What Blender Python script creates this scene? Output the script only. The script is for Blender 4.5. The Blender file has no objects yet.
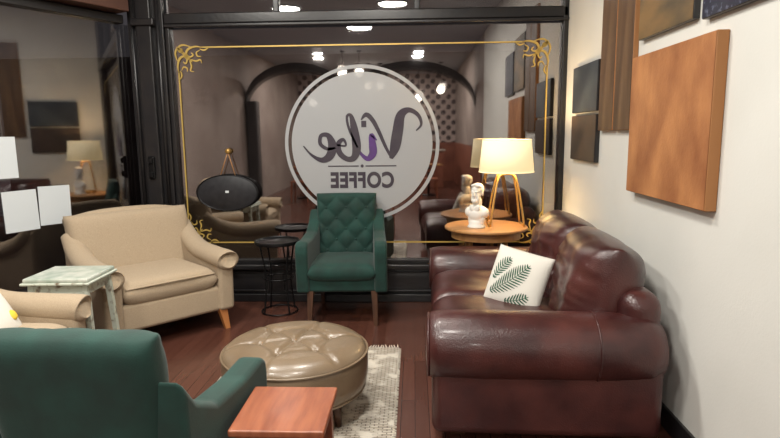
import bpy, bmesh, math, random
from mathutils import Vector, Matrix, noise
random.seed(4)
SC=bpy.context.scene
SC.view_settings.view_transform='Standard'
COL=SC.collection
rad=math.radians

# ---------------------------------------------------------------- materials
def nodes(name):
    m=bpy.data.materials.new(name); m.use_nodes=True
    nt=m.node_tree; b=nt.nodes['Principled BSDF']
    return m,nt,b
def S(b,k,v):
    if k in b.inputs: b.inputs[k].default_value=v
def mat(name,c,rough=.6,metal=0,c2=None,scale=8,bump=0,bscale=60,coat=0,sheen=0,stretch=None,detail=4,emit=0,spec=.5,contrast=(.35,.65)):
    m,nt,b=nodes(name)
    S(b,'Base Color',(*c,1)); S(b,'Roughness',rough); S(b,'Metallic',metal)
    S(b,'Coat Weight',coat); S(b,'Coat Roughness',.15); S(b,'Sheen Weight',sheen); S(b,'Specular IOR Level',spec)
    if emit: S(b,'Emission Color',(*c,1)); S(b,'Emission Strength',emit)
    tc=nt.nodes.new('ShaderNodeTexCoord'); mp=nt.nodes.new('ShaderNodeMapping')
    nt.links.new(tc.outputs['Object'],mp.inputs['Vector'])
    if stretch: mp.inputs['Scale'].default_value=stretch
    if c2:
        n=nt.nodes.new('ShaderNodeTexNoise'); n.inputs['Scale'].default_value=scale; n.inputs['Detail'].default_value=detail
        r=nt.nodes.new('ShaderNodeValToRGB')
        r.color_ramp.elements[0].color=(*c,1); r.color_ramp.elements[1].color=(*c2,1)
        r.color_ramp.elements[0].position=contrast[0]; r.color_ramp.elements[1].position=contrast[1]
        nt.links.new(mp.outputs[0],n.inputs['Vector']); nt.links.new(n.outputs['Fac'],r.inputs[0]); nt.links.new(r.outputs[0],b.inputs['Base Color'])
    if bump:
        n2=nt.nodes.new('ShaderNodeTexNoise'); n2.inputs['Scale'].default_value=bscale; n2.inputs['Detail'].default_value=3
        bp=nt.nodes.new('ShaderNodeBump'); bp.inputs['Strength'].default_value=bump; bp.inputs['Distance'].default_value=.01
        nt.links.new(tc.outputs['Object'],n2.inputs['Vector']); nt.links.new(n2.outputs['Fac'],bp.inputs['Height']); nt.links.new(bp.outputs[0],b.inputs['Normal'])
    return m

M={}
M['wall']=mat('wall_paint',(.66,.66,.62),.7,c2=(.70,.70,.66),scale=2,bump=.05,bscale=90)
M['backwall']=mat('cafe_wall_paint',(.22,.17,.15),.8,c2=(.32,.26,.23),scale=1)
M['archdark']=mat('dark_arch_paint',(.03,.026,.026),.7)
M['ceil']=mat('ceiling_paint',(.33,.34,.36),.9)
M['frame']=mat('black_frame_paint',(.010,.010,.012),.32,c2=(.018,.016,.016),scale=6,bump=.1,bscale=30)
M['brownbeam']=mat('brown_beam',(.075,.032,.022),.5,c2=(.10,.045,.03),scale=5)
M['leather']=mat('burgundy_leather',(.032,.0078,.0080),.29,c2=(.074,.021,.018),scale=5,bump=.25,bscale=150,coat=.18)
M['velvet']=mat('green_velvet',(.001,.022,.016),.8,c2=(.0025,.040,.030),scale=7,sheen=.12,bump=.1,bscale=200)
M['beige']=mat('beige_linen',(.36,.275,.185),.9,c2=(.45,.355,.245),scale=260,bump=.35,bscale=420,sheen=.05)
M['tan']=mat('tan_leather',(.160,.112,.068),.33,c2=(.205,.148,.094),scale=5,bump=.12,bscale=120,coat=.2)
M['darkwood']=mat('dark_wood',(.045,.018,.01),.4,c2=(.08,.035,.018),scale=6,stretch=(6,6,1))
M['legwood']=mat('honey_wood_leg',(.36,.13,.04),.4,c2=(.45,.18,.06),scale=6,stretch=(6,6,1))
M['redwood']=mat('red_stained_wood',(.20,.055,.024),.38,c2=(.30,.095,.042),scale=5,stretch=(7,1,3),coat=.15)
M['oak']=mat('oak_wood',(.36,.17,.06),.4,c2=(.46,.24,.09),scale=5,stretch=(1,8,1))
M['mint']=mat('distressed_mint_paint',(.50,.54,.46),.6,c2=(.15,.10,.06),scale=22,detail=8,contrast=(.52,.68))
M['minttop']=mat('mint_table_top',(.30,.36,.30),.35,c2=(.52,.54,.48),scale=14,detail=8)
M['blackmetal']=mat('black_metal',(.012,.012,.013),.35,metal=.6)
M['sign']=mat('black_sign_board',(.010,.011,.014),.45,c2=(.02,.02,.024),scale=20)
M['gold']=mat('gold_leaf',(.55,.38,.10),.4,metal=.25)
M['brass']=mat('brushed_brass',(.55,.33,.10),.3,metal=.7)
M['plaster']=mat('white_plaster',(.74,.72,.67),.55)
M['pillow']=mat('white_cotton',(.66,.64,.58),.9,bump=.2,bscale=300)
M['fern']=mat('fern_print_green',(.012,.06,.035),.9,c2=(.03,.11,.06),scale=40)
M['paper']=mat('white_paper',(.62,.66,.68),.8)
M['bulb']=mat('lit_globe',(1,.93,.8),.5,emit=12)
M['rugfringe']=mat('cream_fringe',(.62,.57,.48),.95)
M['yellow']=mat('yellow_print',(.7,.5,.05),.9)
M['artorange']=mat('orange_painting',(.25,.085,.028),.6,c2=(.50,.22,.08),scale=3.0,stretch=(1,1.6,1),detail=12,bump=.15,contrast=(.3,.7))
M['artedge']=mat('painting_edge_wood',(.34,.15,.05),.6)
M['artblue']=mat('dark_blue_painting',(.012,.02,.035),.5,c2=(.05,.065,.08),scale=3,detail=8)
M['artnight']=mat('brown_dusk_painting',(.03,.024,.022),.5,c2=(.08,.05,.035),scale=3,detail=8)
M['artbrown']=mat('brown_painting',(.07,.035,.018),.5,c2=(.15,.085,.04),scale=2,stretch=(1,6,.6),detail=7)
M['artgold']=mat('olive_gold_painting',(.06,.05,.03),.5,c2=(.22,.13,.05),scale=2,stretch=(1,1,3),detail=7)
M['speckle']=mat('speckled_night_painting',(.01,.012,.03),.5,c2=(.12,.14,.2),scale=45,detail=6,contrast=(.55,.7))
M['sidewalk']=mat('sidewalk',(.07,.045,.04),.9,c2=(.10,.07,.06),scale=3)
M['brick']=mat('night_brick',(.09,.06,.055),.9,c2=(.13,.10,.09),scale=2)
M['logodark']=mat('logo_cutout_dark',(.030,.020,.036),.6,c2=(.05,.04,.05),scale=4)
M['logopurple']=mat('logo_cutout_purple',(.10,.03,.20),.6,c2=(.06,.03,.10),scale=6)
M['wainscot']=mat('cafe_wainscot',(.16,.050,.030),.45,c2=(.24,.085,.050),scale=3)
M['counter']=mat('counter_top',(.35,.3,.26),.4)
M['jar']=mat('shelf_jars',(.5,.42,.3),.4,c2=(.12,.2,.25),scale=4,contrast=(.45,.5))

def mat_glass(name,refl,tint,rough=.02):
    m=bpy.data.materials.new(name); m.use_nodes=True; nt=m.node_tree; nt.nodes.clear()
    o=nt.nodes.new('ShaderNodeOutputMaterial'); mx=nt.nodes.new('ShaderNodeMixShader')
    t=nt.nodes.new('ShaderNodeBsdfTransparent'); g=nt.nodes.new('ShaderNodeBsdfGlossy')
    t.inputs[0].default_value=(*tint,1); g.inputs['Roughness'].default_value=rough; g.inputs['Color'].default_value=(.97,.93,.92,1)
    mx.inputs[0].default_value=refl
    nt.links.new(t.outputs[0],mx.inputs[1]); nt.links.new(g.outputs[0],mx.inputs[2]); nt.links.new(mx.outputs[0],o.inputs[0])
    return m
M['glass']=mat_glass('window_glass',.32,(.7,.7,.7))
M['glassl']=mat_glass('side_window_glass',.17,(.75,.75,.75),.03)
def mat_frost():
    m=bpy.data.materials.new('frosted_vinyl'); m.use_nodes=True; nt=m.node_tree; b=nt.nodes['Principled BSDF']
    b.inputs['Base Color'].default_value=(.42,.43,.44,1); b.inputs['Roughness'].default_value=.6; b.inputs['Alpha'].default_value=.82
    return m
M['frost']=mat_frost()
def mat_shade():
    m=bpy.data.materials.new('lamp_shade_linen'); m.use_nodes=True; nt=m.node_tree; b=nt.nodes['Principled BSDF']
    b.inputs['Base Color'].default_value=(.85,.78,.58,1); b.inputs['Roughness'].default_value=.9
    b.inputs['Emission Color'].default_value=(1,.78,.40,1); b.inputs['Emission Strength'].default_value=.68
    return m
M['shade']=mat_shade()
def mat_floor():
    m,nt,b=nodes('wood_plank_floor')
    tc=nt.nodes.new('ShaderNodeTexCoord'); mp=nt.nodes.new('ShaderNodeMapping'); mp.inputs['Rotation'].default_value=(0,0,rad(90))
    br=nt.nodes.new('ShaderNodeTexBrick'); br.inputs['Scale'].default_value=1
    br.inputs['Color1'].default_value=(.076,.028,.019,1); br.inputs['Color2'].default_value=(.105,.041,.028,1); br.inputs['Mortar'].default_value=(.026,.010,.008,1)
    br.inputs['Mortar Size'].default_value=.002; br.inputs['Brick Width'].default_value=1.5; br.inputs['Row Height'].default_value=.075; br.offset=.37
    n=nt.nodes.new('ShaderNodeTexNoise'); n.inputs['Scale'].default_value=4; n.inputs['Detail'].default_value=6
    mp2=nt.nodes.new('ShaderNodeMapping'); mp2.inputs['Scale'].default_value=(14,1,1)
    mx=nt.nodes.new('ShaderNodeMixRGB'); mx.blend_type='MULTIPLY'; mx.inputs[0].default_value=.5
    r=nt.nodes.new('ShaderNodeValToRGB'); r.color_ramp.elements[0].color=(.6,.6,.6,1); r.color_ramp.elements[1].color=(1.25,1.25,1.25,1)
    L=nt.links.new
    L(tc.outputs['Object'],mp.inputs[0]); L(mp.outputs[0],br.inputs['Vector']); L(tc.outputs['Object'],mp2.inputs[0]); L(mp2.outputs[0],n.inputs['Vector'])
    L(n.outputs['Fac'],r.inputs[0]); L(br.outputs['Color'],mx.inputs[1]); L(r.outputs[0],mx.inputs[2]); L(mx.outputs[0],b.inputs['Base Color'])
    b.inputs['Roughness'].default_value=.24
    return m
M['floor']=mat_floor()
def mat_wallpaper():
    m,nt,b=nodes('patterned_wallpaper')
    tc=nt.nodes.new('ShaderNodeTexCoord'); mp=nt.nodes.new('ShaderNodeMapping'); mp.inputs['Rotation'].default_value=(0,rad(45),0)
    ch=nt.nodes.new('ShaderNodeTexVoronoi'); ch.inputs['Scale'].default_value=4.5; ch.inputs['Randomness'].default_value=0
    r=nt.nodes.new('ShaderNodeValToRGB'); r.color_ramp.elements[0].color=(.03,.022,.024,1); r.color_ramp.elements[1].color=(.46,.37,.34,1)
    r.color_ramp.elements[0].position=.38; r.color_ramp.elements[1].position=.46
    L=nt.links.new
    L(tc.outputs['Object'],mp.inputs[0]); L(mp.outputs[0],ch.inputs['Vector']); L(ch.outputs['Distance'],r.inputs[0]); L(r.outputs[0],b.inputs['Base Color'])
    return m
M['wallpaper']=mat_wallpaper()
def mat_rug():
    m,nt,b=nodes('woven_cream_rug')
    L=nt.links.new
    tc=nt.nodes.new('ShaderNodeTexCoord')
    br=nt.nodes.new('ShaderNodeTexBrick'); br.inputs['Scale'].default_value=1; br.inputs['Brick Width'].default_value=.045; br.inputs['Row Height'].default_value=.016
    br.inputs['Mortar Size'].default_value=.0035; br.inputs['Mortar Smooth'].default_value=.6
    br.inputs['Color1'].default_value=(.60,.55,.46,1); br.inputs['Color2'].default_value=(.42,.37,.30,1); br.inputs['Mortar'].default_value=(.13,.10,.08,1)
    n=nt.nodes.new('ShaderNodeTexNoise'); n.inputs['Scale'].default_value=9; n.inputs['Detail'].default_value=5
    r=nt.nodes.new('ShaderNodeValToRGB'); r.color_ramp.elements[0].position=.50; r.color_ramp.elements[1].position=.62
    mx=nt.nodes.new('ShaderNodeMixRGB'); mx.inputs[2].default_value=(.62,.57,.49,1)
    L(tc.outputs['Object'],br.inputs['Vector']); L(tc.outputs['Object'],n.inputs['Vector']); L(n.outputs['Fac'],r.inputs[0]); L(r.outputs[0],mx.inputs[0]); L(br.outputs['Color'],mx.inputs[1]); L(mx.outputs[0],b.inputs['Base Color'])
    bp=nt.nodes.new('ShaderNodeBump'); bp.inputs['Strength'].default_value=.6; bp.inputs['Distance'].default_value=.006; L(br.outputs['Fac'],bp.inputs['Height']); bp.invert=True; L(bp.outputs[0],b.inputs['Normal'])
    b.inputs['Roughness'].default_value=.95
    return m
M['rug']=mat_rug()

# ---------------------------------------------------------------- helpers
def empty(name,loc=(0,0,0),rz=0):
    e=bpy.data.objects.new(name,None); e.empty_display_size=.1; COL.objects.link(e); e.location=loc; e.rotation_euler=(0,0,rad(rz)); return e
def obj(name,bm,m,parent=None,loc=(0,0,0),rot=(0,0,0),smooth=True,wn=False):
    bmesh.ops.recalc_face_normals(bm,faces=bm.faces[:])
    me=bpy.data.meshes.new(name); bm.to_mesh(me); bm.free()
    if smooth: me.polygons.foreach_set('use_smooth',[True]*len(me.polygons))
    me.materials.append(M[m] if isinstance(m,str) else m)
    o=bpy.data.objects.new(name,me); COL.objects.link(o); o.location=loc; o.rotation_euler=[rad(a) for a in rot]
    if parent: o.parent=parent
    if wn:
        w=o.modifiers.new('wn','WEIGHTED_NORMAL'); w.keep_sharp=True
    return o
def rbox(name,size,loc,m,parent=None,bev=.008,seg=3,rot=(0,0,0),taper=1,noisev=0):
    bm=bmesh.new(); bmesh.ops.create_cube(bm,size=1)
    for v in bm.verts:
        k=taper if v.co.z<0 else 1
        v.co=Vector((v.co.x*size[0]*k,v.co.y*size[1]*k,v.co.z*size[2]))
    if bev: bmesh.ops.bevel(bm,geom=bm.edges[:],offset=min(bev,min(size)*.49),segments=seg,profile=.5,affect='EDGES')
    return obj(name,bm,m,parent,loc,rot,wn=True)
def prof(name,pts,th,loc,m,parent=None,bev=.02,seg=4,rot=(0,0,0)):
    bm=bmesh.new()
    a=[bm.verts.new((-th/2,y,z)) for y,z in pts]; b=[bm.verts.new((th/2,y,z)) for y,z in pts]
    bm.faces.new(a); bm.faces.new(b[::-1]); n=len(pts)
    for i in range(n): bm.faces.new([a[i],b[i],b[(i+1)%n],a[(i+1)%n]])
    bmesh.ops.recalc_face_normals(bm,faces=bm.faces[:])
    if bev: bmesh.ops.bevel(bm,geom=bm.edges[:],offset=bev,segments=seg,profile=.5,affect='EDGES',clamp_overlap=True)
    return obj(name,bm,m,parent,loc,rot,wn=True)
def padpt(s,t,w,h,k,flare=0):
    x=s*math.sqrt(max(0,1-k*t*t/2)); z=t*math.sqrt(max(0,1-k*s*s/2))
    return x*w/2*(1+flare*t),z*h/2
def pad(name,w,h,t,loc,m,parent=None,rot=(0,0,0),p=6,n=26,k=.12,fn=None,back=1,flare=0,wr=0,curve=0,seed=0):
    """upholstered pad in the XZ plane, front towards -Y"""
    bm=bmesh.new(); G=[[],[]]
    for side in (0,1):
        for i in range(n+1):
            row=[]
            for j in range(n+1):
                s=math.sin((i/n-.5)*math.pi)*.5+(i/n*2-1)*.5; q=math.sin((j/n-.5)*math.pi)*.5+(j/n*2-1)*.5
                e=math.sqrt(max(0,(1-abs(s)**p)*(1-abs(q)**p)))
                x,z=padpt(s,q,w,h,k,flare)
                if side==0: y=-t/2*e+(fn(s,q)*e if fn else 0)
                else: y=t/2*e*back
                if wr:
                    d=noise.noise(Vector((x*7+seed,z*4,side*3+seed)))*wr+abs(noise.noise(Vector((x*3+seed,z*14,seed))))*wr*.7
                    y+=d*e
                y+=curve*(1-s*s)
                edge=i in(0,n) or j in(0,n)
                if side==1 and edge: row.append(G[0][i][j])
                else: row.append(bm.verts.new((x,y,z)))
            G[side].append(row)
    for side in (0,1):
        g=G[side]
        for i in range(n):
            for j in range(n):
                f=[g[i][j],g[i+1][j],g[i+1][j+1],g[i][j+1]]
                if side: f=f[::-1]
                try: bm.faces.new(f)
                except ValueError: pass
    return obj(name,bm,m,parent,loc,rot)
def cat(pts,res=8):
    P=[Vector(p) for p in pts]; out=[]
    for i in range(len(P)-1):
        p0=P[max(i-1,0)];p1=P[i];p2=P[i+1];p3=P[min(i+2,len(P)-1)]
        for r in range(res):
            t=r/res
            out.append(.5*((2*p1)+(-p0+p2)*t+(2*p0-5*p1+4*p2-p3)*t*t+(-p0+3*p1-3*p2+p3)*t**3))
    out.append(P[-1]); return out
def sweep(name,pts,radii,m,parent=None,seg=14,smoothpath=True,res=6,sx=1,loc=(0,0,0),rot=(0,0,0),bm=None,closed=False):
    own=bm is None
    if own: bm=bmesh.new()
    if not isinstance(radii,(list,tuple)): radii=[radii]*len(pts)
    if smoothpath and len(pts)>2:
        Q=cat([(*p,) for p in pts],res); R=[v.x for v in cat([(r,0,0) for r in radii],res)]
    else: Q=[Vector(p) for p in pts]; R=list(radii)
    rings=[]; N=len(Q)
    T0=(Q[1]-Q[0]).normalized(); up=Vector((0,0,1)) if abs(T0.z)<.9 else Vector((0,1,0))
    X=T0.cross(up).normalized()
    for i in range(N):
        if closed: T=(Q[(i+1)%N]-Q[i-1]).normalized()
        else: T=(Q[min(i+1,N-1)]-Q[max(i-1,0)]).normalized()
        X=(X-T*X.dot(T)).normalized(); Y=T.cross(X)
        rings.append([bm.verts.new(Q[i]+(X*math.cos(a)*sx+Y*math.sin(a))*max(R[i],1e-4)) for a in [2*math.pi*k/seg for k in range(seg)]])
    for i in range(N if closed else N-1):
        for k in range(seg):
            bm.faces.new([rings[i][k],rings[i][(k+1)%seg],rings[(i+1)%N][(k+1)%seg],rings[(i+1)%N][k]])
    if not closed: bm.faces.new(rings[0][::-1]); bm.faces.new(rings[-1])
    if own: return obj(name,bm,m,parent,loc,rot)
def strut(name,p0,p1,w0,w1,m,parent=None,sq=True,bm=None):
    own=bm is None
    if own: bm=bmesh.new()
    p0=Vector(p0);p1=Vector(p1);n=4 if sq else 14; k=math.sqrt(2)/2 if sq else .5; off=math.pi/4 if sq else 0
    A=[];B=[]
    d=(p1-p0).normalized()
    if abs(d.z)>.5: X=Vector((1,0,0));Y=Vector((0,1,0))
    else: X=d.cross(Vector((0,0,1))).normalized(); Y=Vector((0,0,1))
    for i in range(n):
        a=2*math.pi*i/n+off; u=(X*math.cos(a)+Y*math.sin(a))*k
        A.append(bm.verts.new(p0+u*w0)); B.append(bm.verts.new(p1+u*w1))
    for i in range(n): bm.faces.new([A[i],A[(i+1)%n],B[(i+1)%n],B[i]])
    bm.faces.new(A[::-1]); bm.faces.new(B)
    if own:
        return obj(name,bm,m,parent,smooth=not sq)
def lathe(name,pr,m,parent=None,loc=(0,0,0),seg=40,rot=(0,0,0),smooth=True,sy=1,wn=False):
    bm=bmesh.new(); rings=[]
    for r,z in pr:
        if r<1e-5: rings.append([bm.verts.new((0,0,z))])
        else: rings.append([bm.verts.new((r*math.cos(2*math.pi*i/seg),r*sy*math.sin(2*math.pi*i/seg),z)) for i in range(seg)])
    for a,b in zip(rings,rings[1:]):
        for i in range(seg):
            j=(i+1)%seg
            if len(a)==1 and len(b)==1: continue
            if len(a)==1: bm.faces.new([a[0],b[i],b[j]])
            elif len(b)==1: bm.faces.new([a[i],a[j],b[0]])
            else: bm.faces.new([a[i],a[j],b[j],b[i]])
    return obj(name,bm,m,parent,loc,rot,smooth=smooth,wn=wn)

# ---------------------------------------------------------------- room shell
YB=4.95; XR=1.28; H=3.3
P0=Vector((-2.43,4.95)); D=Vector((-.483,-.876)).normalized(); P1=P0+D*2.3
XL=P1.x; YR=-7.5
fl=[(XR,YB),(XR,YR),(XL,YR),(XL,P1.y),(P0.x,YB)]
def slab(name,pts,z0,z1,m):
    bm=bmesh.new(); a=[bm.verts.new((x,y,z0)) for x,y in pts]; b=[bm.verts.new((x,y,z1)) for x,y in pts]; n=len(pts)
    bm.faces.new(a); bm.faces.new(b[::-1])
    for i in range(n): bm.faces.new([a[i],b[i],b[(i+1)%n],a[(i+1)%n]])
    return obj(name,bm,m,smooth=False)
slab('floor',fl,-.08,0,'floor'); slab('ceiling',fl,H,H+.1,'ceil')
rbox('wall_right',(.12,YB+.6,H),(XR+.06,(YB-.6)/2,H/2),'wall',bev=0)
rbox('wall_right_cafe',(.12,-.6-YR,H),(XR+.06,(YR-.6)/2,H/2),'backwall',bev=0)
rbox('wall_rear',(XR-XL,.12,H),((XR+XL)/2,YR-.06,H/2),'wallpaper',bev=0)
rbox('wall_left',(.12,P1.y-YR,H),(XL-.06,(P1.y+YR)/2,H/2),'backwall',bev=0)
rbox('baseboard_right',(.018,YB-YR-.1,.11),(XR-.009,(YB+YR)/2-.05,.055),'frame',bev=.004)
rbox('ground_outside',(14,9,.05),(-1.5,9.55,-.15),'sidewalk',bev=0)
rbox('building_opposite',(16,.3,3.4),(-1.5,13,1.55),'brick',bev=0)
rbox('trim_wainscot_rear',(XR-XL-.02,.04,1.2),((XR+XL)/2,YR+.02,.6),'wainscot',bev=0)
rbox('trim_wainscot_right',(.03,-.7-YR,1.2),(XR-.015,(YR-.7)/2,.6),'wainscot',bev=0)

# back knee wall with panel mouldings
xa,xb=-2.12,XR
kw=empty('wall_back')
rbox('knee_wall',(xb-P0.x,.10,.30),((xb+P0.x)/2,YB+.0,.15),'frame',kw,bev=0)
rbox('sill',(xb-xa,.16,.045),((xb+xa)/2,YB-.03,.325),'frame',kw,bev=.01)
rbox('kick_trim',(xb-xa,.03,.07),((xb+xa)/2,YB-.062,.035),'frame',kw,bev=.006)
for i in range(4):
    cx=xa+.45+i*.84
    for dz in (.10,.27): rbox('moulding_h',(.7,.02,.014),(cx,YB-.055,dz),'frame',kw,bev=.004)
    for dx in (-.35,.35): rbox('moulding_v',(.014,.02,.18),(cx+dx,YB-.055,.185),'frame',kw,bev=.004)
# window frame back
w1=empty('window_1')
rbox('glass',(xb-xa-.02,.008,2.10),((xb+xa)/2,YB,1.38),'glass',w1,bev=0)
rbox('head_rail',(xb-xa,.12,.09),((xb+xa)/2,YB,2.475),'frame',w1,bev=.012)
rbox('head_bead',(xb-xa,.03,.025),((xb+xa)/2,YB-.06,2.415),'frame',w1,bev=.006)
rbox('bottom_bead',(xb-xa,.05,.035),((xb+xa)/2,YB-.02,.365),'frame',w1,bev=.006)
rbox('right_stile',(.045,.12,3.0),(XR-.0225,YB,1.8),'frame',w1,bev=.01)
rbox('left_stile',(.04,.1,2.2),(xa+.02,YB,1.42),'frame',w1,bev=.01)
rbox('transom_glass',(xb-xa-.02,.008,.74),((xb+xa)/2,YB,2.88),'glass',w1,bev=0)
for x in (-1.16,.03): rbox('transom_mullion',(.05,.08,.76),(x,YB,2.88),'frame',w1,bev=.008)
rbox('transom_top',(xb-xa,.12,.06),((xb+xa)/2,YB,3.27),'frame',w1,bev=0)
# corner post
po=empty('trim_corner_post',(-2.275,YB-.02,0))
rbox('post_core',(.31,.14,H),(0,.02,H/2),'frame',po,bev=.01)
rbox('post_pilaster',(.13,.05,H-.9),(0,-.07,.9/2+H/2-.05),'frame',po,bev=.012)
rbox('post_base',(.20,.05,.5),(0,-.07,.25),'frame',po,bev=.012)
for x in (-.11,.11): sweep('post_bead',[(x,-.06,.3),(x,-.06,H-.1)],.016,'frame',po,smoothpath=False)
rbox('post_capital',(.2,.08,.06),(0,-.08,2.44),'frame',po,bev=.012)
rbox('latch_plate',(.055,.03,.20),(-.005,-.105,1.22),'blackmetal',po,bev=.01)
rbox('latch_box',(.035,.03,.05),(-.005,-.125,1.28),'blackmetal',po,bev=.008)
rbox('latch_box',(.035,.03,.05),(-.005,-.125,1.16),'blackmetal',po,bev=.008)
# angled left window
ang=math.degrees(math.atan2(D.y,D.x))
w2=empty('window_2',(P0.x,P0.y,0),ang)
Lw=2.3
rbox('left_knee_wall',(Lw,.1,.30),(Lw/2,0,.15),'frame',w2,bev=0)
rbox('left_sill',(Lw-.12,.15,.045),(Lw/2+.05,.02,.325),'frame',w2,bev=.01)
rbox('left_glass',(Lw,.008,2.1),(Lw/2,0,1.38),'glassl',w2,bev=0)
rbox('left_head',(Lw-.1,.10,.07),(Lw/2+.05,0,2.465),'frame',w2,bev=.01)
rbox('left_brown_header',(Lw-.15,.22,.5),(Lw/2+.05,.06,2.76),'brownbeam',w2,bev=.01)
rbox('left_top',(Lw,.1,.32),(Lw/2,0,3.15),'frame',w2,bev=0)
rbox('left_end_stile',(.08,.1,2.6),(Lw-.04,0,1.3),'frame',w2,bev=.01)
nrm=Vector((-D.y,D.x))
for i,(s0,s1,z0,z1) in enumerate([(.67,.91,.82,1.12),(.92,1.16,.80,1.105),(1.03,1.27,1.20,1.50)]):
    pp=rbox('window_notice',(s1-s0,.002,z1-z0),(0,0,0),'paper',None,bev=0)
    c=P0+D*((s0+s1)/2)
    pp.location=(c.x+nrm.x*.010,c.y+nrm.y*.010,(z0+z1)/2); pp.rotation_euler=(0,rad([-1,1,0][i]),rad(ang))

# ---------------------------------------------------------------- window lettering
def ribbon_bm(bm,pts,wd,y=0,res=8,flip=1,ox=0,oz=0,sc=1):
    Q=cat([(a,0,b) for a,b in pts],res); W=[v.x for v in cat([(w,0,0) for w in wd],res)]
    prev=None
    for i,q in enumerate(Q):
        T=(Q[min(i+1,len(Q)-1)]-Q[max(i-1,0)]).normalized(); Nn=Vector((-T.z,0,T.x))
        a=q+Nn*W[i]/2; b=q-Nn*W[i]/2
        cur=[bm.verts.new((flip*(v.x*sc)+ox,y,v.z*sc+oz)) for v in (a,b)]
        if prev: bm.faces.new([prev[0],cur[0],cur[1],prev[1]])
        prev=cur
LG=empty('window_logo',(-.455,YB-.012,1.405))
def disc(name,r0,r1,m,y):
    bm=bmesh.new(); n=96
    o=[bm.verts.new((r1*math.cos(2*math.pi*i/n),y,r1*math.sin(2*math.pi*i/n))) for i in range(n)]
    if r0<=0: bm.faces.new(o)
    else:
        a=[bm.verts.new((r0*math.cos(2*math.pi*i/n),y,r0*math.sin(2*math.pi*i/n))) for i in range(n)]
        for i in range(n): bm.faces.new([o[i],o[(i+1)%n],a[(i+1)%n],a[i]])
    obj(name,bm,m,LG,smooth=False)
disc('disc',0,.615,'frost',0); disc('ring',.645,.675,'frost',0)
sc=.0088; ox=.50; oz=-.135
def st(p,w,m='logodark',y=-.002):
    bm=bmesh.new(); ribbon_bm(bm,p,[x*1.25 for x in w],y=y,flip=-1,sc=sc,ox=ox,oz=oz); obj('script_stroke',bm,m,LG,smooth=False)
st([(3,28),(-2,34),(1,43),(10,48),(18,43),(21,28),(24,12),(28,1)],[1,2,3,4,7,8.5,8,3])
st([(27,1),(33,12),(40,28),(46,39),(52,44),(57,39)],[2,2.5,3,3.5,3.5,1],y=-.0025)
st([(42,19),(47,24),(46,14),(46,6),(51,1),(57,5),(63,14)],[1,3.5,6,6,4,2.5,1.5],'logopurple',-.003)
st([(52,35),(57,35)],[5,5])
st([(61,12),(69,30),(71,42),(67,43),(64,30),(62,12),(65,2),(72,1),(79,7),(80,16),(75,20),(73,14),(83,15)],[1.5,2,2,3,6,7,5,4,4.5,4,2.5,1.5,1.5],y=-.0035)
st([(83,12),(91,11),(98,16),(97,24),(90,24),(86,14),(89,4),(97,0),(107,5),(115,14)],[1.5,2.5,3,3,4,7,6.5,4,2,1],y=-.004)
bm=bmesh.new(); 
for x0,x1 in((-.30,-.03),(.03,.30)):
    f=[bm.verts.new((a,-.002,b)) for a,b in((x0,-.195),(x1,-.195),(x1,-.185),(x0,-.185))]; bm.faces.new(f)
f=[bm.verts.new((.014*math.cos(a*.52),-.002,-.19+.014*math.sin(a*.52))) for a in range(12)]; bm.faces.new(f)
obj('rule',bm,'logodark',LG,smooth=False)
cu=bpy.data.curves.new('coffee','FONT'); cu.body='COFFEE'; cu.size=.2; cu.align_x='CENTER'; cu.offset=.008; cu.space_character=1.08; cu.materials.append(M['logodark'])
to=bpy.data.objects.new('coffee_lettering',cu); COL.objects.link(to); to.parent=LG; to.rotation_euler=(rad(90),0,rad(180)); to.location=(.0,-.003,-.375)
bpy.context.view_layer.update(); dx=max(to.dimensions.x,.01); to.scale=(.56/dx,.92,1)

GB=empty('gold_window_border',(0,YB-.012,0))
bm=bmesh.new(); gx0,gx1,gz0,gz1=-2.04,1.13,.53,2.25
def bar(x0,z0,x1,z1):
    f=[bm.verts.new(p) for p in((x0,0,z0),(x1,0,z0),(x1,0,z1),(x0,0,z1))]; bm.faces.new(f)
c=.2; t=.012
bar(gx0+c,gz1-t,gx1-c,gz1);bar(gx0+c,gz0,gx1-c,gz0+t);bar(gx0,gz0+c,gx0+t,gz1-c);bar(gx1-t,gz0+c,gx1,gz1-c)
def scroll(cx,cz,sx,sz):
    def q(p,w): 
        ribbon_bm(bm,[(a*sx,b*sz) for a,b in p],w,ox=cx,oz=cz,res=6)
    for swap in (0,1):
        f=(lambda P:[(b,a) for a,b in P]) if swap else (lambda P:P)
        q(f([(.22,.006),(.16,.0),(.10,.02),(.08,.06),(.11,.085),(.14,.07),(.125,.05)]),[.008,.014,.02,.016,.014,.012,.008])
        q(f([(.20,.03),(.17,.05),(.18,.08),(.21,.08)]),[.004,.012,.012,.004])
        q(f([(.12,.0),(.06,-.015),(.02,.0),(.02,.04),(.05,.05)]),[.006,.014,.016,.012,.006])
        q(f([(.28,.008),(.24,.03),(.20,.02)]),[.004,.014,.004])
        q(f([(.10,.10),(.16,.12),(.20,.11),(.21,.14)]),[.004,.014,.01,.004])
    q([(0,0),(.04,.04),(.1,.1),(.13,.13)],[.01,.022,.02,.004])
for (cx,sx) in((gx0,1),(gx1,-1)):
    for (cz,sz) in((gz0,1),(gz1,-1)): scroll(cx,cz,sx,sz)
obj('border_lines',bm,'gold',GB,smooth=False)

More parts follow.
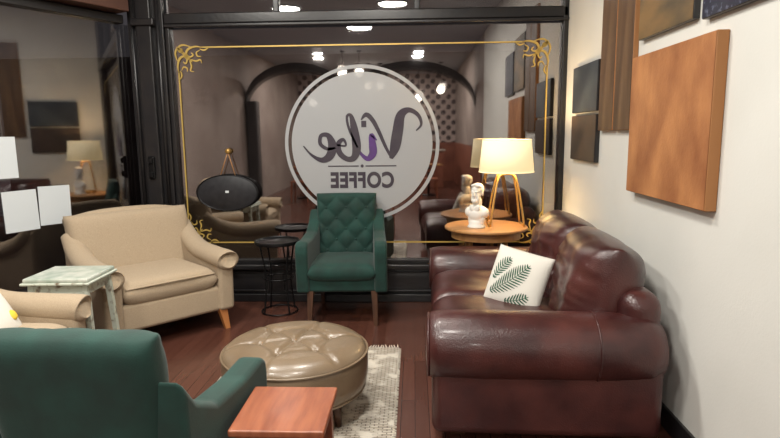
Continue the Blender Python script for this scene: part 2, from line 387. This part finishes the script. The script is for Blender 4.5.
# hanging oval sign
sg=empty('hanging_oval_sign',(-1.65,YB-.05,.99))
lathe('board',[(0,-.012),(.26,-.012),(.275,-.006),(.275,.006),(.26,.012),(.0,.012)],'sign',sg,rot=(90,0,0),sy=.58,seg=64)
lathe('rim',[(.262,.010),(.272,.018),(.280,.010)],'blackmetal',sg,rot=(90,0,0),sy=.58,seg=64)
rbox('label',(.03,.003,.02),(.0,-.016,.01),'paper',sg,bev=0)
for x in(-.06,.08): sweep('cord',[(x,0,.14),(.02,.0,.36)],.004,'oak',sg,smoothpath=False)
lathe('suction_hook',[(0,.015),(.02,.012),(.028,-.03),(0,-.03)],'brass',sg,loc=(.02,-.0,.365),rot=(90,0,0))

# ---------------------------------------------------------------- furniture
def armchair(loc,rz,sc=(1,1,1)):
    A=empty('armchair',loc,rz); A.scale=sc
    rbox('seat_base',(.66,.74,.20),(0,0,.25),'beige',A,bev=.03)
    pad('seat_cushion',.60,.66,.19,(0,-.06,.415),'beige',A,rot=(-90,0,0),p=10,k=.04)
    sweep('cushion_piping',[(-.28,-.375,.46),(-.1,-.39,.465),(.1,-.39,.465),(.28,-.375,.46)],.007,'beige',A)
    pad('back_rest',.80,.66,.20,(0,.315,.60),'beige',A,rot=(-13,0,0),p=9,k=.07,curve=.03,flare=.03)
    sweep('back_scroll',[(-.39,.40,.855),(-.2,.43,.885),(0,.44,.89),(.2,.43,.885),(.39,.40,.855)],[.045,.05,.052,.05,.045],'beige',A)
    for s in(-1,1):
        prof('arm_panel',[(-.39,.15),(-.40,.53),(-.30,.55),(-.05,.56),(.2,.62),(.36,.72),(.44,.78),(.40,.15)],.11,(s*.355,0,0),'beige',A,bev=.03)
        sweep('arm_roll',[(s*.365,-.415,.545),(s*.365,-.41,.545),(s*.365,-.38,.548),(s*.365,-.2,.555),(s*.365,.05,.575),(s*.37,.25,.65),(s*.375,.38,.76)],[.045,.072,.08,.078,.074,.068,.055],'beige',A,seg=18)
        strut('front_leg',(s*.33,-.34,.17),(s*.35,-.37,0),.055,.032,'legwood',A)
        strut('rear_leg',(s*.31,.32,.17),(s*.32,.40,0),.05,.032,'legwood',A)
    return A
armchair((-2.02,4.14,0),47,(1.17,1.0,.99))
ac2=armchair((-2.26,2.60,0),90)

def tuft(nx,nz,depth):
    def f(s,t):
        a=(s*nx+t*nz)*math.pi/2; b=(s*nx-t*nz)*math.pi/2
        v=abs(math.sin(a)*math.sin(b))
        return -depth*(v**.45)+depth*.6
    return f
def accent(loc,rz,sc=(1,1,1)):
    A=empty('accent_chair',loc,rz); A.scale=sc
    rbox('seat_frame',(.56,.54,.13),(0,-.01,.335),'velvet',A,bev=.025)
    pad('seat_cushion',.54,.58,.15,(0,-.03,.425),'velvet',A,rot=(-90,0,0),p=8,k=.06)
    tilt=-9
    bk=pad('back_rest',.50,.62,.13,(0,.275,.685),'velvet',A,rot=(tilt,0,0),p=12,k=.05,n=56,fn=tuft(3,3.4,.024),flare=.05,back=.9)
    bm=bmesh.new()
    for i in range(-6,7):
        for j in range(-6,7):
            if (i+j)%2: continue
            s=i/3; t=j/3.4
            if abs(s)<.85 and abs(t)<.85:
                x,z=padpt(s,t,.50,.62,.05,.05); 
                mt=Matrix.Translation((x,-.052,z))
                bmesh.ops.create_icosphere(bm,subdivisions=2,radius=.011,matrix=mt)
    obj('buttons',bm,'velvet',A,(0,.275,.685),(tilt,0,0))
    for s in(-1,1):
        prof('arm',[(-.30,.27),(-.32,.60),(-.31,.655),(-.27,.675),(-.1,.67),(.12,.69),(.25,.76),(.33,.86),(.31,.27)],.10,(s*.29,0,0),'velvet',A,bev=.036,rot=(0,0,s*3))
        strut('front_leg',(s*.25,-.25,.29),(s*.26,-.28,0),.05,.028,'darkwood',A)
        strut('rear_leg',(s*.22,.24,.29),(s*.23,.33,0),.045,.028,'darkwood',A)
    return A
accent((-.575,4.52,0),2)
accent((-.94,1.76,0),178,(1,1,.98))

# sofa
SF=empty('leather_loveseat',(.662,3.44,0),-92)
rbox('base_front',(1.5,1.0,.28),(0,.02,.19),'leather',SF,bev=.03)
rbox('back_frame',(1.66,.20,.68),(0,.45,.40),'leather',SF,bev=.09,seg=6)
for s in(-1,1):
    pad('seat_cushion',.66,.80,.24,(s*.325,-.16,.395),'leather',SF,rot=(-90,0,0),p=7,k=.06,wr=.008,seed=s*5)
    pad('back_cushion',.76,.58,.38,(s*.36,.33,.655),'leather',SF,rot=(-10,0,s*-2),p=4,k=.14,wr=.04,seed=s*9+2,n=60)
    rbox('arm_panel',(.25,1.08,.44),(s*.795,-.01,.27),'leather',SF,bev=.05,seg=5)
    L=[(-.575,.02),(-.577,.08),(-.573,.13),(-.555,.158),(-.51,.168),(-.3,.172),(0,.170),(.3,.168),(.46,.16),(.53,.13),(.55,.05)]
    sweep('arm_roll',[(s*.79,y,.465) for y,r in L],[r for y,r in L],'leather',SF,seg=32,smoothpath=False,sx=1.05)
    pts=[(s*.79+.156*math.cos(a),-.567,.465+.150*math.sin(a)) for a in [2*math.pi*i/40 for i in range(40)]]
    sweep('arm_piping',pts,.006,'leather',SF,seg=8,smoothpath=False,closed=True)
    pts=[(s*.79+.1795*math.cos(a),.22,.465+.170*math.sin(a)) for a in [2*math.pi*i/40 for i in range(40)]]
    sweep('arm_seam',pts,.004,'leather',SF,seg=8,smoothpath=False,closed=True)
    for y in(-.42,.42): rbox('foot',(.09,.09,.06),(s*.78,y,.03),'darkwood',SF,bev=.01,taper=.8)

# throw pillow with fern print
TP=empty('throw_pillow',(.61,3.27,.63))
TP.rotation_euler=(rad(-22),rad(8),rad(-38))
W=.35
pad('pillow_body',W,W,.13,(0,0,0),'pillow',TP,p=2.4,k=-.10,n=30)
def surf(x,z,lift=.002):
    s=max(-1,min(1,x/(W/2))); t=max(-1,min(1,z/(W/2)))
    e=math.sqrt(max(0,(1-abs(s)**2.4)*(1-abs(t)**2.4)))
    return Vector((x,-.065*e-lift,z))
bm=bmesh.new()
def leaflet(x,z,a,l,w):
    n=10; vs=[]
    for i in range(n):
        th=2*math.pi*i/n; u=l/2+l/2*math.cos(th); v=w/2*math.sin(th)*(1-.4*(u/l))
        vs.append(bm.verts.new(surf(x+u*math.cos(a)-v*math.sin(a),z+u*math.sin(a)+v*math.cos(a))))
    bm.faces.new(vs)
def frond(x0,z0,a0,Lf,bend,lw=.07):
    x,z,a=x0,z0,a0; N=int(Lf/.0175)
    for i in range(N):
        f=i/N; l=lw*math.sin(math.pi*(f*.85+.12))+.006
        leaflet(x,z,a+rad(52),l,.0105); leaflet(x,z,a-rad(52),l,.0105); leaflet(x,z,a,Lf/N*1.3,.005)
        x+=Lf/N*math.cos(a); z+=Lf/N*math.sin(a); a+=bend/N
frond(-.13,-.11,rad(33),.29,rad(28)); frond(-.02,-.14,rad(12),.15,rad(30),.042); frond(-.13,-.03,rad(72),.16,rad(-25),.048)
obj('fern_print',bm,'fern',TP,smooth=True)

# ottoman
OT=empty('round_ottoman',(-.640,2.86,.012))
bt=[(0,0)]+[(.19*math.cos(rad(60*i+15)),.19*math.sin(rad(60*i+15))) for i in range(6)]
bm=bmesh.new(); seg=144
prf=[(0,.41)]+[(.015*k,.41-.006*(k/20)**2) for k in range(1,20)]+[(.30,.400),(.315,.396),(.33,.391),(.355,.378),(.375,.360),(.384,.342),(.388,.30),(.388,.26),(.386,.22),(.380,.18),(.365,.145),(.33,.135),(0,.135)]
def segd(px,py,a,b):
    ax,ay=a;bx,by=b;vx,vy=bx-ax,by-ay;t=max(0,min(1,((px-ax)*vx+(py-ay)*vy)/(vx*vx+vy*vy)))
    return math.hypot(px-ax-t*vx,py-ay-t*vy)
lines=[(bt[0],bt[i]) for i in range(1,7)]+[(bt[i],bt[i%6+1]) for i in range(1,7)]+[(bt[i],(bt[i][0]*1.85,bt[i][1]*1.85)) for i in range(1,7)]
rings=[]
for r,z in prf:
    if r==0: rings.append([bm.verts.new((0,0,z-(.03 if z>.2 else 0)))]); continue
    rg=[]
    for i in range(seg):
        a=2*math.pi*i/seg; x,y=r*math.cos(a),r*math.sin(a); d=0
        if z>.35:
            d+=sum(.022*math.exp(-(math.hypot(x-p,y-q)/.03)**2) for p,q in bt)
            d+=.014*math.exp(-(min(segd(x,y,*l) for l in lines)/.013)**2)
        rg.append(bm.verts.new((x,y,z-d)))
    rings.append(rg)
for a,b in zip(rings,rings[1:]):
    for i in range(seg):
        j=(i+1)%seg
        if len(a)==1: bm.faces.new([a[0],b[i],b[j]])
        elif len(b)==1: bm.faces.new([a[i],a[j],b[0]])
        else: bm.faces.new([a[i],a[j],b[j],b[i]])
obj('tufted_body',bm,'tan',OT)
bm=bmesh.new()
for p,q in bt: bmesh.ops.create_icosphere(bm,subdivisions=2,radius=.013,matrix=Matrix.Translation((p,q,.382)))
obj('buttons',bm,'tan',OT)
for z in(.345,.150):
    pts=[(.386*math.cos(2*math.pi*i/72)*(1 if z>.2 else .955),.386*math.sin(2*math.pi*i/72)*(1 if z>.2 else .955),z) for i in range(72)]
    sweep('piping',pts,.006,'tan',OT,seg=8,smoothpath=False,closed=True)
for i in range(4):
    a=rad(45+90*i+10); strut('foot',(.29*math.cos(a),.29*math.sin(a),.14),(.30*math.cos(a),.30*math.sin(a),0),.055,.035,'darkwood',OT,sq=False)

# rug
RG=empty('fringed_rug',(0,0,0))
rbox('woven_field',(1.10,1.55,.010),(-.66,3.0,.006),'rug',RG,bev=.003)
bm=bmesh.new()
for k in range(56):
    x=-1.20+k*1.08/55
    for yy,sg_ in((3.775,1),(2.225,-1)):
        dx=random.uniform(-.012,.012)
        strut('',(x,yy,.007),(x+dx,yy+sg_*random.uniform(.04,.065),.004),.008,.004,None,bm=bm)
for k in range(80):
    y=2.25+k*1.5/79
    strut('',(-.112,y,.007),(-.095,y+random.uniform(-.01,.01),.004),.008,.004,None,bm=bm)
obj('fringe',bm,'rugfringe',RG,smooth=False)

# small black round side table
BT=empty('metal_side_table',(-1.15,4.60,0))
lathe('top',[(0,.592),(.18,.592),(.188,.598),(.188,.622),(.182,.622),(.178,.604),(0,.604)],'blackmetal',BT,wn=True)
for i in range(4):
    a=rad(45+90*i); sweep('leg',[(.165*math.cos(a),.165*math.sin(a),.60),(.12*math.cos(a),.12*math.sin(a),.3),(.15*math.cos(a),.15*math.sin(a),0.004)],.0075,'blackmetal',BT,seg=8)
for r,z in((.122,.30),(.15,.012)):
    sweep('ring',[(r*math.cos(2*math.pi*i/40),r*math.sin(2*math.pi*i/40),z) for i in range(40)],.006,'blackmetal',BT,seg=8,smoothpath=False,closed=True)

# mint table
MT=empty('painted_side_table',(-2.09,3.25,0),3)
rbox('top',(.38,.34,.03),(0,0,.67),'minttop',MT,bev=.012)
rbox('top_rim',(.40,.36,.015),(0,0,.652),'mint',MT,bev=.005)
rbox('apron',(.33,.29,.07),(0,0,.613),'mint',MT,bev=.004)
for sx in(-1,1):
    for sy in(-1,1): strut('leg',(sx*.155,sy*.13,.645),(sx*.19,sy*.16,0),.034,.026,'mint',MT)
    strut('stretcher',(sx*.178,-.148,.22),(sx*.178,.148,.22),.02,.02,'mint',MT)
strut('stretcher',(-.178,0,.22),(.178,0,.22),.02,.02,'mint',MT)

# red wood side table
RT=empty('wooden_side_table',(-.428,1.745,0),0)
rbox('top',(.30,.31,.024),(0,0,.588),'redwood',RT,bev=.006)
rbox('apron',(.25,.24,.065),(0,0,.545),'redwood',RT,bev=.003)
for sx in(-1,1):
    for sy in(-1,1): strut('leg',(sx*.115,sy*.11,.575),(sx*.13,sy*.13,0),.036,.024,'redwood',RT)
    strut('stretcher',(sx*.125,-.125,.2),(sx*.125,.125,.2),.018,.018,'redwood',RT)

# round corner table
CT=empty('round_corner_table',(.585,4.58,0))
lathe('top',[(0,.715),(.325,.715),(.335,.722),(.335,.735),(.328,.742),(0,.742)],'oak',CT,seg=64,wn=True)
lathe('apron',[(.27,.65),(.28,.65),(.28,.716),(.27,.716)],'oak',CT,seg=64,wn=True)
for i in range(4):
    a=rad(45+90*i); strut('leg',(.20*math.cos(a),.20*math.sin(a),.71),(.17*math.cos(a),.17*math.sin(a),0),.04,.026,'oak',CT,sq=False)

# table lamp
TL=empty('table_lamp',(.745,4.60,.742))
lathe('shade',[(.216,.435),(.219,.435),(.193,.695),(.190,.695),(.216,.435)],'shade',TL,seg=64)
for z,r in((.438,.219),(.692,.193)):
    sweep('shade_trim',[(r*math.cos(2*math.pi*i/48),r*math.sin(2*math.pi*i/48),z) for i in range(48)],.004,'shade',TL,seg=6,smoothpath=False,closed=True)
for sx in(-1,1):
    for sy in(-1,1):
        sweep('leg',[(sx*.135,sy*.10,.006),(sx*.105,sy*.075,.22),(sx*.072,sy*.05,.38),(sx*.045,sy*.03,.415),(0,0,.42)],.0085,'brass',TL,seg=10,res=5)
    sweep('foot_bar',[(sx*.135,-.1,.009),(sx*.135,.1,.009)],.0085,'brass',TL,seg=10,smoothpath=False)
sweep('stem',[(0,0,.41),(0,0,.50)],.012,'brass',TL,smoothpath=False)
bm=bmesh.new(); bmesh.ops.create_uvsphere(bm,u_segments=16,v_segments=10,radius=.035,matrix=Matrix.Translation((0,0,.55))); obj('light_bulb',bm,'bulb',TL)
for a in range(3): sweep('spider',[(0,0,.685),(.19*math.cos(a*2.09),.19*math.sin(a*2.09),.688)],.003,'brass',TL,seg=6,smoothpath=False)

# bust (bearded man) - one remeshed surface
BU=empty('plaster_bust',(.50,4.50,.742),-32); BU.scale=(1.04,1.04,1.04)
bm=bmesh.new()
def ell(c,r,rot=(0,0,0)):
    m_=Matrix.Translation(c)@Matrix.Rotation(rad(rot[0]),4,'X')@Matrix.Rotation(rad(rot[1]),4,'Y')@Matrix.Rotation(rad(rot[2]),4,'Z')@Matrix.Diagonal((*r,1))
    bmesh.ops.create_icosphere(bm,subdivisions=3,radius=1,matrix=m_)
ell((0,.004,.285),(.042,.052,.052)); ell((0,-.012,.25),(.036,.040,.044))      # skull, face
ell((0,.012,.305),(.046,.050,.038)); ell((.03,.012,.29),(.018,.035,.032)); ell((-.03,.012,.29),(.018,.035,.032)) # hair
ell((.018,-.028,.325),(.026,.022,.014),(0,15,20)); ell((-.014,-.024,.326),(.026,.022,.012),(0,-15,0))
ell((0,-.056,.262),(.0065,.012,.018),(18,0,0)); ell((0,-.060,.250),(.009,.009,.006)) # nose
ell((.016,-.045,.279),(.014,.008,.005)); ell((-.016,-.045,.279),(.014,.008,.005))   # brows
ell((.016,-.044,.268),(.007,.006,.005)); ell((-.016,-.044,.268),(.007,.006,.005))   # eyes
ell((0,-.048,.235),(.014,.008,.004)); ell((0,-.047,.228),(.012,.007,.004))           # lips
ell((0,-.036,.208),(.026,.022,.022)); ell((.024,-.02,.225),(.012,.022,.028)); ell((-.024,-.02,.225),(.012,.022,.028)) # beard
ell((.044,.006,.262),(.007,.011,.017)); ell((-.044,.006,.262),(.007,.011,.017))     # ears
ell((0,.008,.19),(.036,.036,.06))                                                    # neck
ell((0,.010,.125),(.088,.046,.048)); ell((0,-.014,.10),(.062,.040,.055)); ell((.066,.006,.115),(.034,.036,.04)); ell((-.066,.006,.115),(.034,.036,.04))
ell((.020,-.036,.15),(.022,.012,.032),(0,30,0)); ell((-.020,-.036,.15),(.022,.012,.032),(0,-30,0))
ell((0,0,.065),(.072,.044,.045)); ell((0,-.004,.04),(.066,.042,.035))
bo=obj('bust_figure',bm,'plaster',BU)
rm=bo.modifiers.new('rm','REMESH'); rm.mode='VOXEL'; rm.voxel_size=.003; rm.use_smooth_shade=True
sm=bo.modifiers.new('sm','SMOOTH'); sm.iterations=2; sm.factor=.5
lathe('pedestal',[(0,0),(.068,0),(.070,.006),(.066,.014),(.060,.022),(.056,.036),(.052,.055),(0,.065)],'plaster',BU)

# ---------------------------------------------------------------- wall art (right wall)
def art(name,y0,y1,z0,z1,th,m,edge='artedge'):
    E=empty(name,(XR-th/2-.001,(y0+y1)/2,(z0+z1)/2))
    rbox('panel',(th,y1-y0,z1-z0),(0,0,0),edge,E,bev=.004)
    rbox('painted_face',(.004,y1-y0-.008,z1-z0-.008),(-th/2-.001,0,0),m,E,bev=0)
    return E
art('orange_painting',2.42,3.31,1.155,1.90,.05,'artorange')
art('blue_painting',3.98,4.58,1.635,1.98,.03,'artblue','frame')
art('night_painting',3.98,4.58,1.28,1.615,.03,'artnight','frame')
art('tall_brown_painting',3.66,3.93,1.50,2.75,.03,'artbrown')
art('tall_brown_painting',3.37,3.64,1.50,2.75,.03,'artbrown')
art('landscape_painting',2.68,3.30,1.99,2.62,.03,'artgold','frame')
art('speckled_painting',2.0,2.60,1.97,2.5,.03,'speckle','frame')

# pillow on the near armchair
cp=empty('lumbar_pillow',(-2.16,2.62,.58)); cp.rotation_euler=(rad(-30),0,rad(90))
pad('pillow_body',.40,.26,.12,(0,0,0),'pillow',cp,p=2.4,k=-.08)
bm=bmesh.new()
for i in range(5): bmesh.ops.create_icosphere(bm,subdivisions=2,radius=1,matrix=Matrix.Translation((-.14+i*.07,-.045,(.05 if i%2 else -.03)))@Matrix.Diagonal((.025,.012,.03,1)))
obj('yellow_motif',bm,'yellow',cp)

# ---------------------------------------------------------------- rest of the cafe (seen only in the glass)
sc_=empty('service_counter',(-.4,-5.6,0))
rbox('counter_body',(2.4,.6,1.0),(0,0,.5),'wainscot',sc_,bev=.01); rbox('counter_slab',(2.5,.7,.04),(0,0,1.02),'counter',sc_,bev=.01)
sh=empty('bar_shelves',(-1.9,-7.3,0))
for z in(1.4,1.8,2.2): rbox('shelf',(1.9,.28,.03),(0,0,z),'darkwood',sh,bev=.004)
for x in(-.95,.95): rbox('shelf_side',(.04,.28,2.4),(x,0,1.2),'darkwood',sh,bev=.004)
bm=bmesh.new()
for z in(1.415,1.815,2.215):
    for k in range(13):
        h=random.uniform(.14,.26); bmesh.ops.create_cone(bm,cap_ends=True,segments=12,radius1=.045,radius2=random.uniform(.02,.045),depth=h,matrix=Matrix.Translation((-.85+k*.14,0,z+h/2)))
obj('jars',bm,'jar',sh,smooth=False)
def bistro(x,y):
    E=empty('bistro_table',(x,y,0))
    lathe('top',[(0,.72),(.33,.72),(.34,.735),(.33,.75),(0,.75)],'oak',E); strut('column',(0,0,.72),(0,0,.02),.06,.06,'blackmetal',E,sq=False)
    lathe('base',[(0,0),(.22,0),(.22,.015),(.03,.035),(0,.035)],'blackmetal',E)
def wood_chair(x,y,rz):
    E=empty('wooden_dining_chair',(x,y,0),rz)
    rbox('seat',(.40,.40,.035),(0,0,.45),'redwood',E,bev=.01)
    for sx in(-1,1):
        strut('front_leg',(sx*.17,-.17,.44),(sx*.18,-.19,0),.035,.025,'redwood',E)
        strut('rear_leg',(sx*.17,.17,.44),(sx*.18,.20,0),.035,.025,'redwood',E)
        strut('back_post',(sx*.17,.18,.44),(sx*.17,.24,.90),.03,.025,'redwood',E)
    for z in(.62,.74,.86): rbox('slat',(.36,.018,.05),(0,.20+(z-.44)*.09,z),'redwood',E,bev=.005)
for x,y in((-2.5,-3.0),(.35,-3.5),(-1.0,-3.4)):
    bistro(x,y); wood_chair(x,y+.62,180); wood_chair(x,y-.62,0)
def arch(cx0,cx1,y):
    bm=bmesh.new(); n=24; lo=[];hi=[]
    for i in range(n+1):
        a=math.pi*(1-i/n); x=(cx0+cx1)/2+(cx1-cx0)/2*math.cos(a)
        lo.append((x,2.05+.75*math.sin(a))); hi.append((x,2.2+.78*math.sin(a)))
    ar=lo+hi[::-1]
    f0=[bm.verts.new((x,y,z)) for x,z in ar]; f1=[bm.verts.new((x,y-.25,z)) for x,z in ar]
    for i in range(n):
        j=len(ar)-1-i
        bm.faces.new([f0[i],f0[i+1],f0[j-1],f0[j]]); bm.faces.new([f1[i],f1[j],f1[j-1],f1[i+1]])
    for i in range(len(ar)): bm.faces.new([f0[i],f1[i],f1[(i+1)%len(ar)],f0[(i+1)%len(ar)]])
    obj('trim_arch',bm,'archdark',smooth=False)
    rbox('trim_arch_column',(.22,.25,2.2),(cx0+.12,y-.125,1.1),'archdark',bev=.01)
arch(XL+.02,-1.35,-1.9); arch(-1.35,XR-.02,-1.9)
def pendant(x,y,z,r=.10):
    E=empty('pendant_light',(x,y,0))
    bm=bmesh.new(); bmesh.ops.create_uvsphere(bm,u_segments=24,v_segments=14,radius=r,matrix=Matrix.Translation((0,0,z))); obj('globe',bm,'bulb',E)
    sweep('cord',[(0,0,z+r-.01),(0,0,H-.02)],.006,'blackmetal',E,seg=8,smoothpath=False)
    lathe('canopy',[(0,H-.025),(.05,H-.025),(.06,H-.002),(0,H-.002)],'blackmetal',E)
for x,y,z in((-1.55,-2.6,2.82),(-1.18,-2.6,2.82),(-1.45,-4.8,2.72),(-1.15,-4.8,2.72),(-.85,-4.8,2.72),(.7,-4.8,2.6),(-2.6,-4.8,2.3),(.15,-6.2,2.5)): pendant(x,y,z)

def clight(name,loc,size,e,col=(1,.955,.875)):
    E=empty(name,loc)
    lathe('housing',[(0,0),(size/2+.03,0),(size/2+.03,-.03),(size/2,-.034),(0,-.03)],'frame',E)
    l=bpy.data.lights.new(name+'_lamp','AREA'); l.energy=e; l.color=col; l.shape='DISK'; l.size=size
    o=bpy.data.objects.new('lamp',l); COL.objects.link(o); o.parent=E; o.location=(0,0,-.036)
for x,y,e,s in((-.5,3.2,46,.4),(-1.7,3.0,50,.4),(-.3,1.4,48,.4),(-1.9,1.2,54,.4),(-.9,.2,54,.4),(.1,-3.4,90,.22),(-2.2,-3.4,90,.22),(-1.0,-6.2,100,.22)):
    clight('ceiling_light',(x,y,H),s,e)
l=bpy.data.lights.new('lamp_glow','POINT'); l.energy=21; l.color=(1,.70,.38); l.shadow_soft_size=.05
o=bpy.data.objects.new('bulb_glow',l); COL.objects.link(o); o.parent=TL; o.location=(0,0,.62)

wd=bpy.data.worlds.new('night_street'); SC.world=wd; wd.use_nodes=True
wd.node_tree.nodes['Background'].inputs[0].default_value=(.06,.055,.06,1); wd.node_tree.nodes['Background'].inputs[1].default_value=.8

# ---------------------------------------------------------------- camera
cd=bpy.data.cameras.new('camera'); cam=bpy.data.objects.new('camera',cd); COL.objects.link(cam)
cd.lens=26; cd.sensor_width=36; cd.clip_start=.05
cam.matrix_world=Matrix.Translation((0,0,1.5))@Matrix.Rotation(rad(2.5),4,'Z')@Matrix.Rotation(rad(90-8.7),4,'X')@Matrix.Rotation(rad(-.6),4,'Z')
SC.camera=cam
